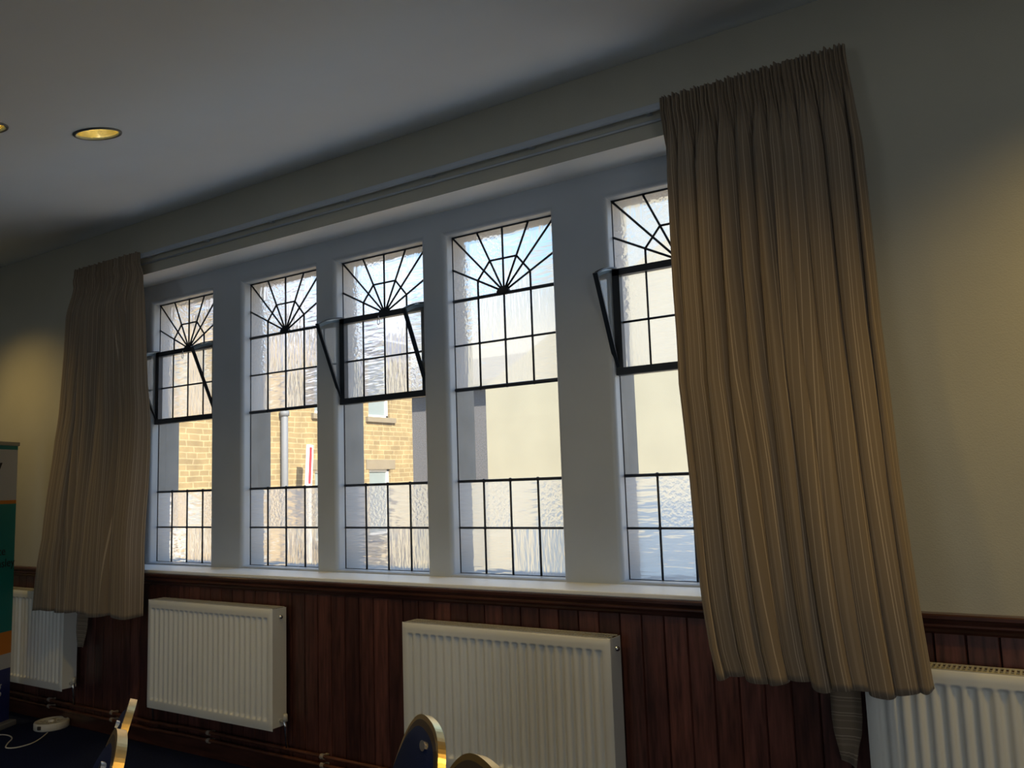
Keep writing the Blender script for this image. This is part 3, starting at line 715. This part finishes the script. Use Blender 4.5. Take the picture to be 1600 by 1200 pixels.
# ---------------------------------------------------------------- outside
GZ = FLOOR-.65
bm = B(); box(bm, -40, 40, .2, 3.2, GZ-.1, GZ)  # strip below the sight line, kept pale to brighten ceiling and soffit
tag(obj('bounce_path', bm, M['bounce_pale']), 'unseen pale path added to bounce light in through the windows', 'path')['kind'] = 'structure'
bm = B(); box(bm, -40, 40, 3.2, 60, GZ-.1, GZ)
tag(obj('ground', bm, mat('tan_yard', (.42, .29, .14), .95, var=(3, .85, 1.15))), 'tan yard in front of the houses', 'ground')['kind'] = 'structure'
HX = -5.5
hs = thing('stone_house', 'sandstone house with white windows seen through the left windows', 'house', (HX, 6, GZ))
hz = lambda z: z-GZ
wins = [(6.62, 7.20, 1.66, 2.75), (7.93, 8.50, 1.66, 2.75), (6.62, 7.20, -.45, .72), (7.93, 8.50, -.45, .72)]
# wall with real openings, built of strips
bm = B(); ys = [-6, 9.3]; cuts_y = sorted({-6+6, *[a for w in wins for a in w[:2]], 9.15})
ys = [-4.0]+sorted({a for w in wins for a in w[:2]})+[9.15]
zsx = [GZ]+sorted({a for w in wins for a in w[2:]})+[3.1]
for y0, y1 in zip(ys, ys[1:]):
    for z0, z1 in zip(zsx, zsx[1:]):
        if any(w[0] <= y0 and y1 <= w[1] and w[2] <= z0 and z1 <= w[3] for w in wins): continue
        box(bm, -.3, 0, y0-6, y1-6, hz(z0), hz(z1))
box(bm, -7, -.3, 3.0, 3.15, 0, hz(3.1))
obj('wall', bm, M['stone'], hs)
for (a, b, c, d) in wins:
    bm = B(); f = .045
    box(bm, -.12, -.05, a-6, a-6+f, hz(c), hz(d)); box(bm, -.12, -.05, b-6-f, b-6, hz(c), hz(d)); box(bm, -.12, -.05, a-6, b-6, hz(c), hz(c)+f); box(bm, -.12, -.05, a-6, b-6, hz(d)-f, hz(d))
    wf = obj('window', bm, M['upvc'], hs)
    bm = B(); box(bm, -.10, -.08, a-6+f, b-6-f, hz(c)+f, hz(d)-f); obj('pane', bm, M['darkpane'], wf)
    bm = B(); box(bm, -.05, .06, a-6-.08, b-6+.12, hz(c)-.09, hz(c)); obj('sill', bm, M['lintel'], hs)
    bm = B(); box(bm, -.02, .012, a-6-.08, b-6+.12, hz(d), hz(d)+.17); obj('lintel', bm, M['lintel'], hs)
bm = B(); vs = [bm.verts.new(p) for p in ((.35, -10.3, hz(3.05)), (.35, 3.4, hz(3.05)), (-4, 3.4, hz(5.2)), (-4, -10.3, hz(5.2)), (.35, -10.3, hz(3.15)), (.35, 3.4, hz(3.15)), (-4, 3.4, hz(5.3)), (-4, -10.3, hz(5.3)))]
for q in ((0, 1, 2, 3), (7, 6, 5, 4), (0, 4, 5, 1), (1, 5, 6, 2), (2, 6, 7, 3), (3, 7, 4, 0)): bm.faces.new([vs[i] for i in q])
obj('roof', bm, M['slate'], hs)
bm = B(); tube(bm, [(.09, -.11, 0), (.09, -.11, hz(3.0))], .055, 12)
for z in (.6, 1.9, 3.2, 4.3): tube(bm, [(.09, -.11, z), (.09, -.11, z+.08)], .075, 12)
obj('drainpipe', bm, M['drain'], hs, True)
sg = thing('sign_board', 'narrow white sign board with a red stripe outside the second window', 'sign', (-5.0, 6.0, GZ))
bm = B(); box(bm, -.035, .035, -.035, .035, 0, hz(.45)); obj('post', bm, M['upvc'], sg)
bm = B(); box(bm, -.02, .02, -.060, .060, 0, .66, .004); bd_ = obj('board', bm, M['upvc'], sg, loc=(0, 0, hz(.44))); bd_.rotation_euler = (-.06, 0, 0)
bm = B(); box(bm, .021, .024, -.026, .026, .05, .62); obj('red_stripe', bm, M['red'], bd_)
# cream rendered gable
cg = thing('rendered_building', 'cream rendered gable wall filling the right-hand windows', 'building', (-3.66, 9, GZ))
bm = B(); pr = [(0, 0), (9, 0), (9, hz(3.2)), (4.5, hz(4.7)), (0, hz(2.13))]
f0 = [bm.verts.new((x, 0, z)) for x, z in pr]; f1 = [bm.verts.new((x, 5, z)) for x, z in pr]
bm.faces.new(f0); bm.faces.new(f1[::-1])
for k in range(5): bm.faces.new((f0[k], f0[(k+1) % 5], f1[(k+1) % 5], f1[k]))
obj('wall', bm, M['render'], cg)
bm = B(); box(bm, 2.35, 9, -.03, -.001, 0, hz(.02)); obj('bluish_band', bm, mat('blue_grey_band', (.11, .17, .25), .8), cg)  # made-up low band standing in for something bluish behind the right panes
# grey roughcast terrace with slate roof behind
gt = thing('roughcast_building', 'grey roughcast building with slate roof behind the cream gable', 'building', (-7, 14.6, GZ))
bm = B(); box(bm, -6, 8, 0, 4, 0, hz(3.0)); obj('wall', bm, M['roughcast'], gt)
bm = B(); vs = [bm.verts.new(p) for p in ((-6.3, -.4, hz(2.95)), (8.3, -.4, hz(2.95)), (8.3, 3, hz(4.1)), (-6.3, 3, hz(4.1)), (-6.3, -.4, hz(3.05)), (8.3, -.4, hz(3.05)), (8.3, 3, hz(4.2)), (-6.3, 3, hz(4.2)))]
for q in ((0, 1, 2, 3), (7, 6, 5, 4), (0, 4, 5, 1), (1, 5, 6, 2), (2, 6, 7, 3), (3, 7, 4, 0)): bm.faces.new([vs[i] for i in q])
obj('roof', bm, M['slate'], gt)
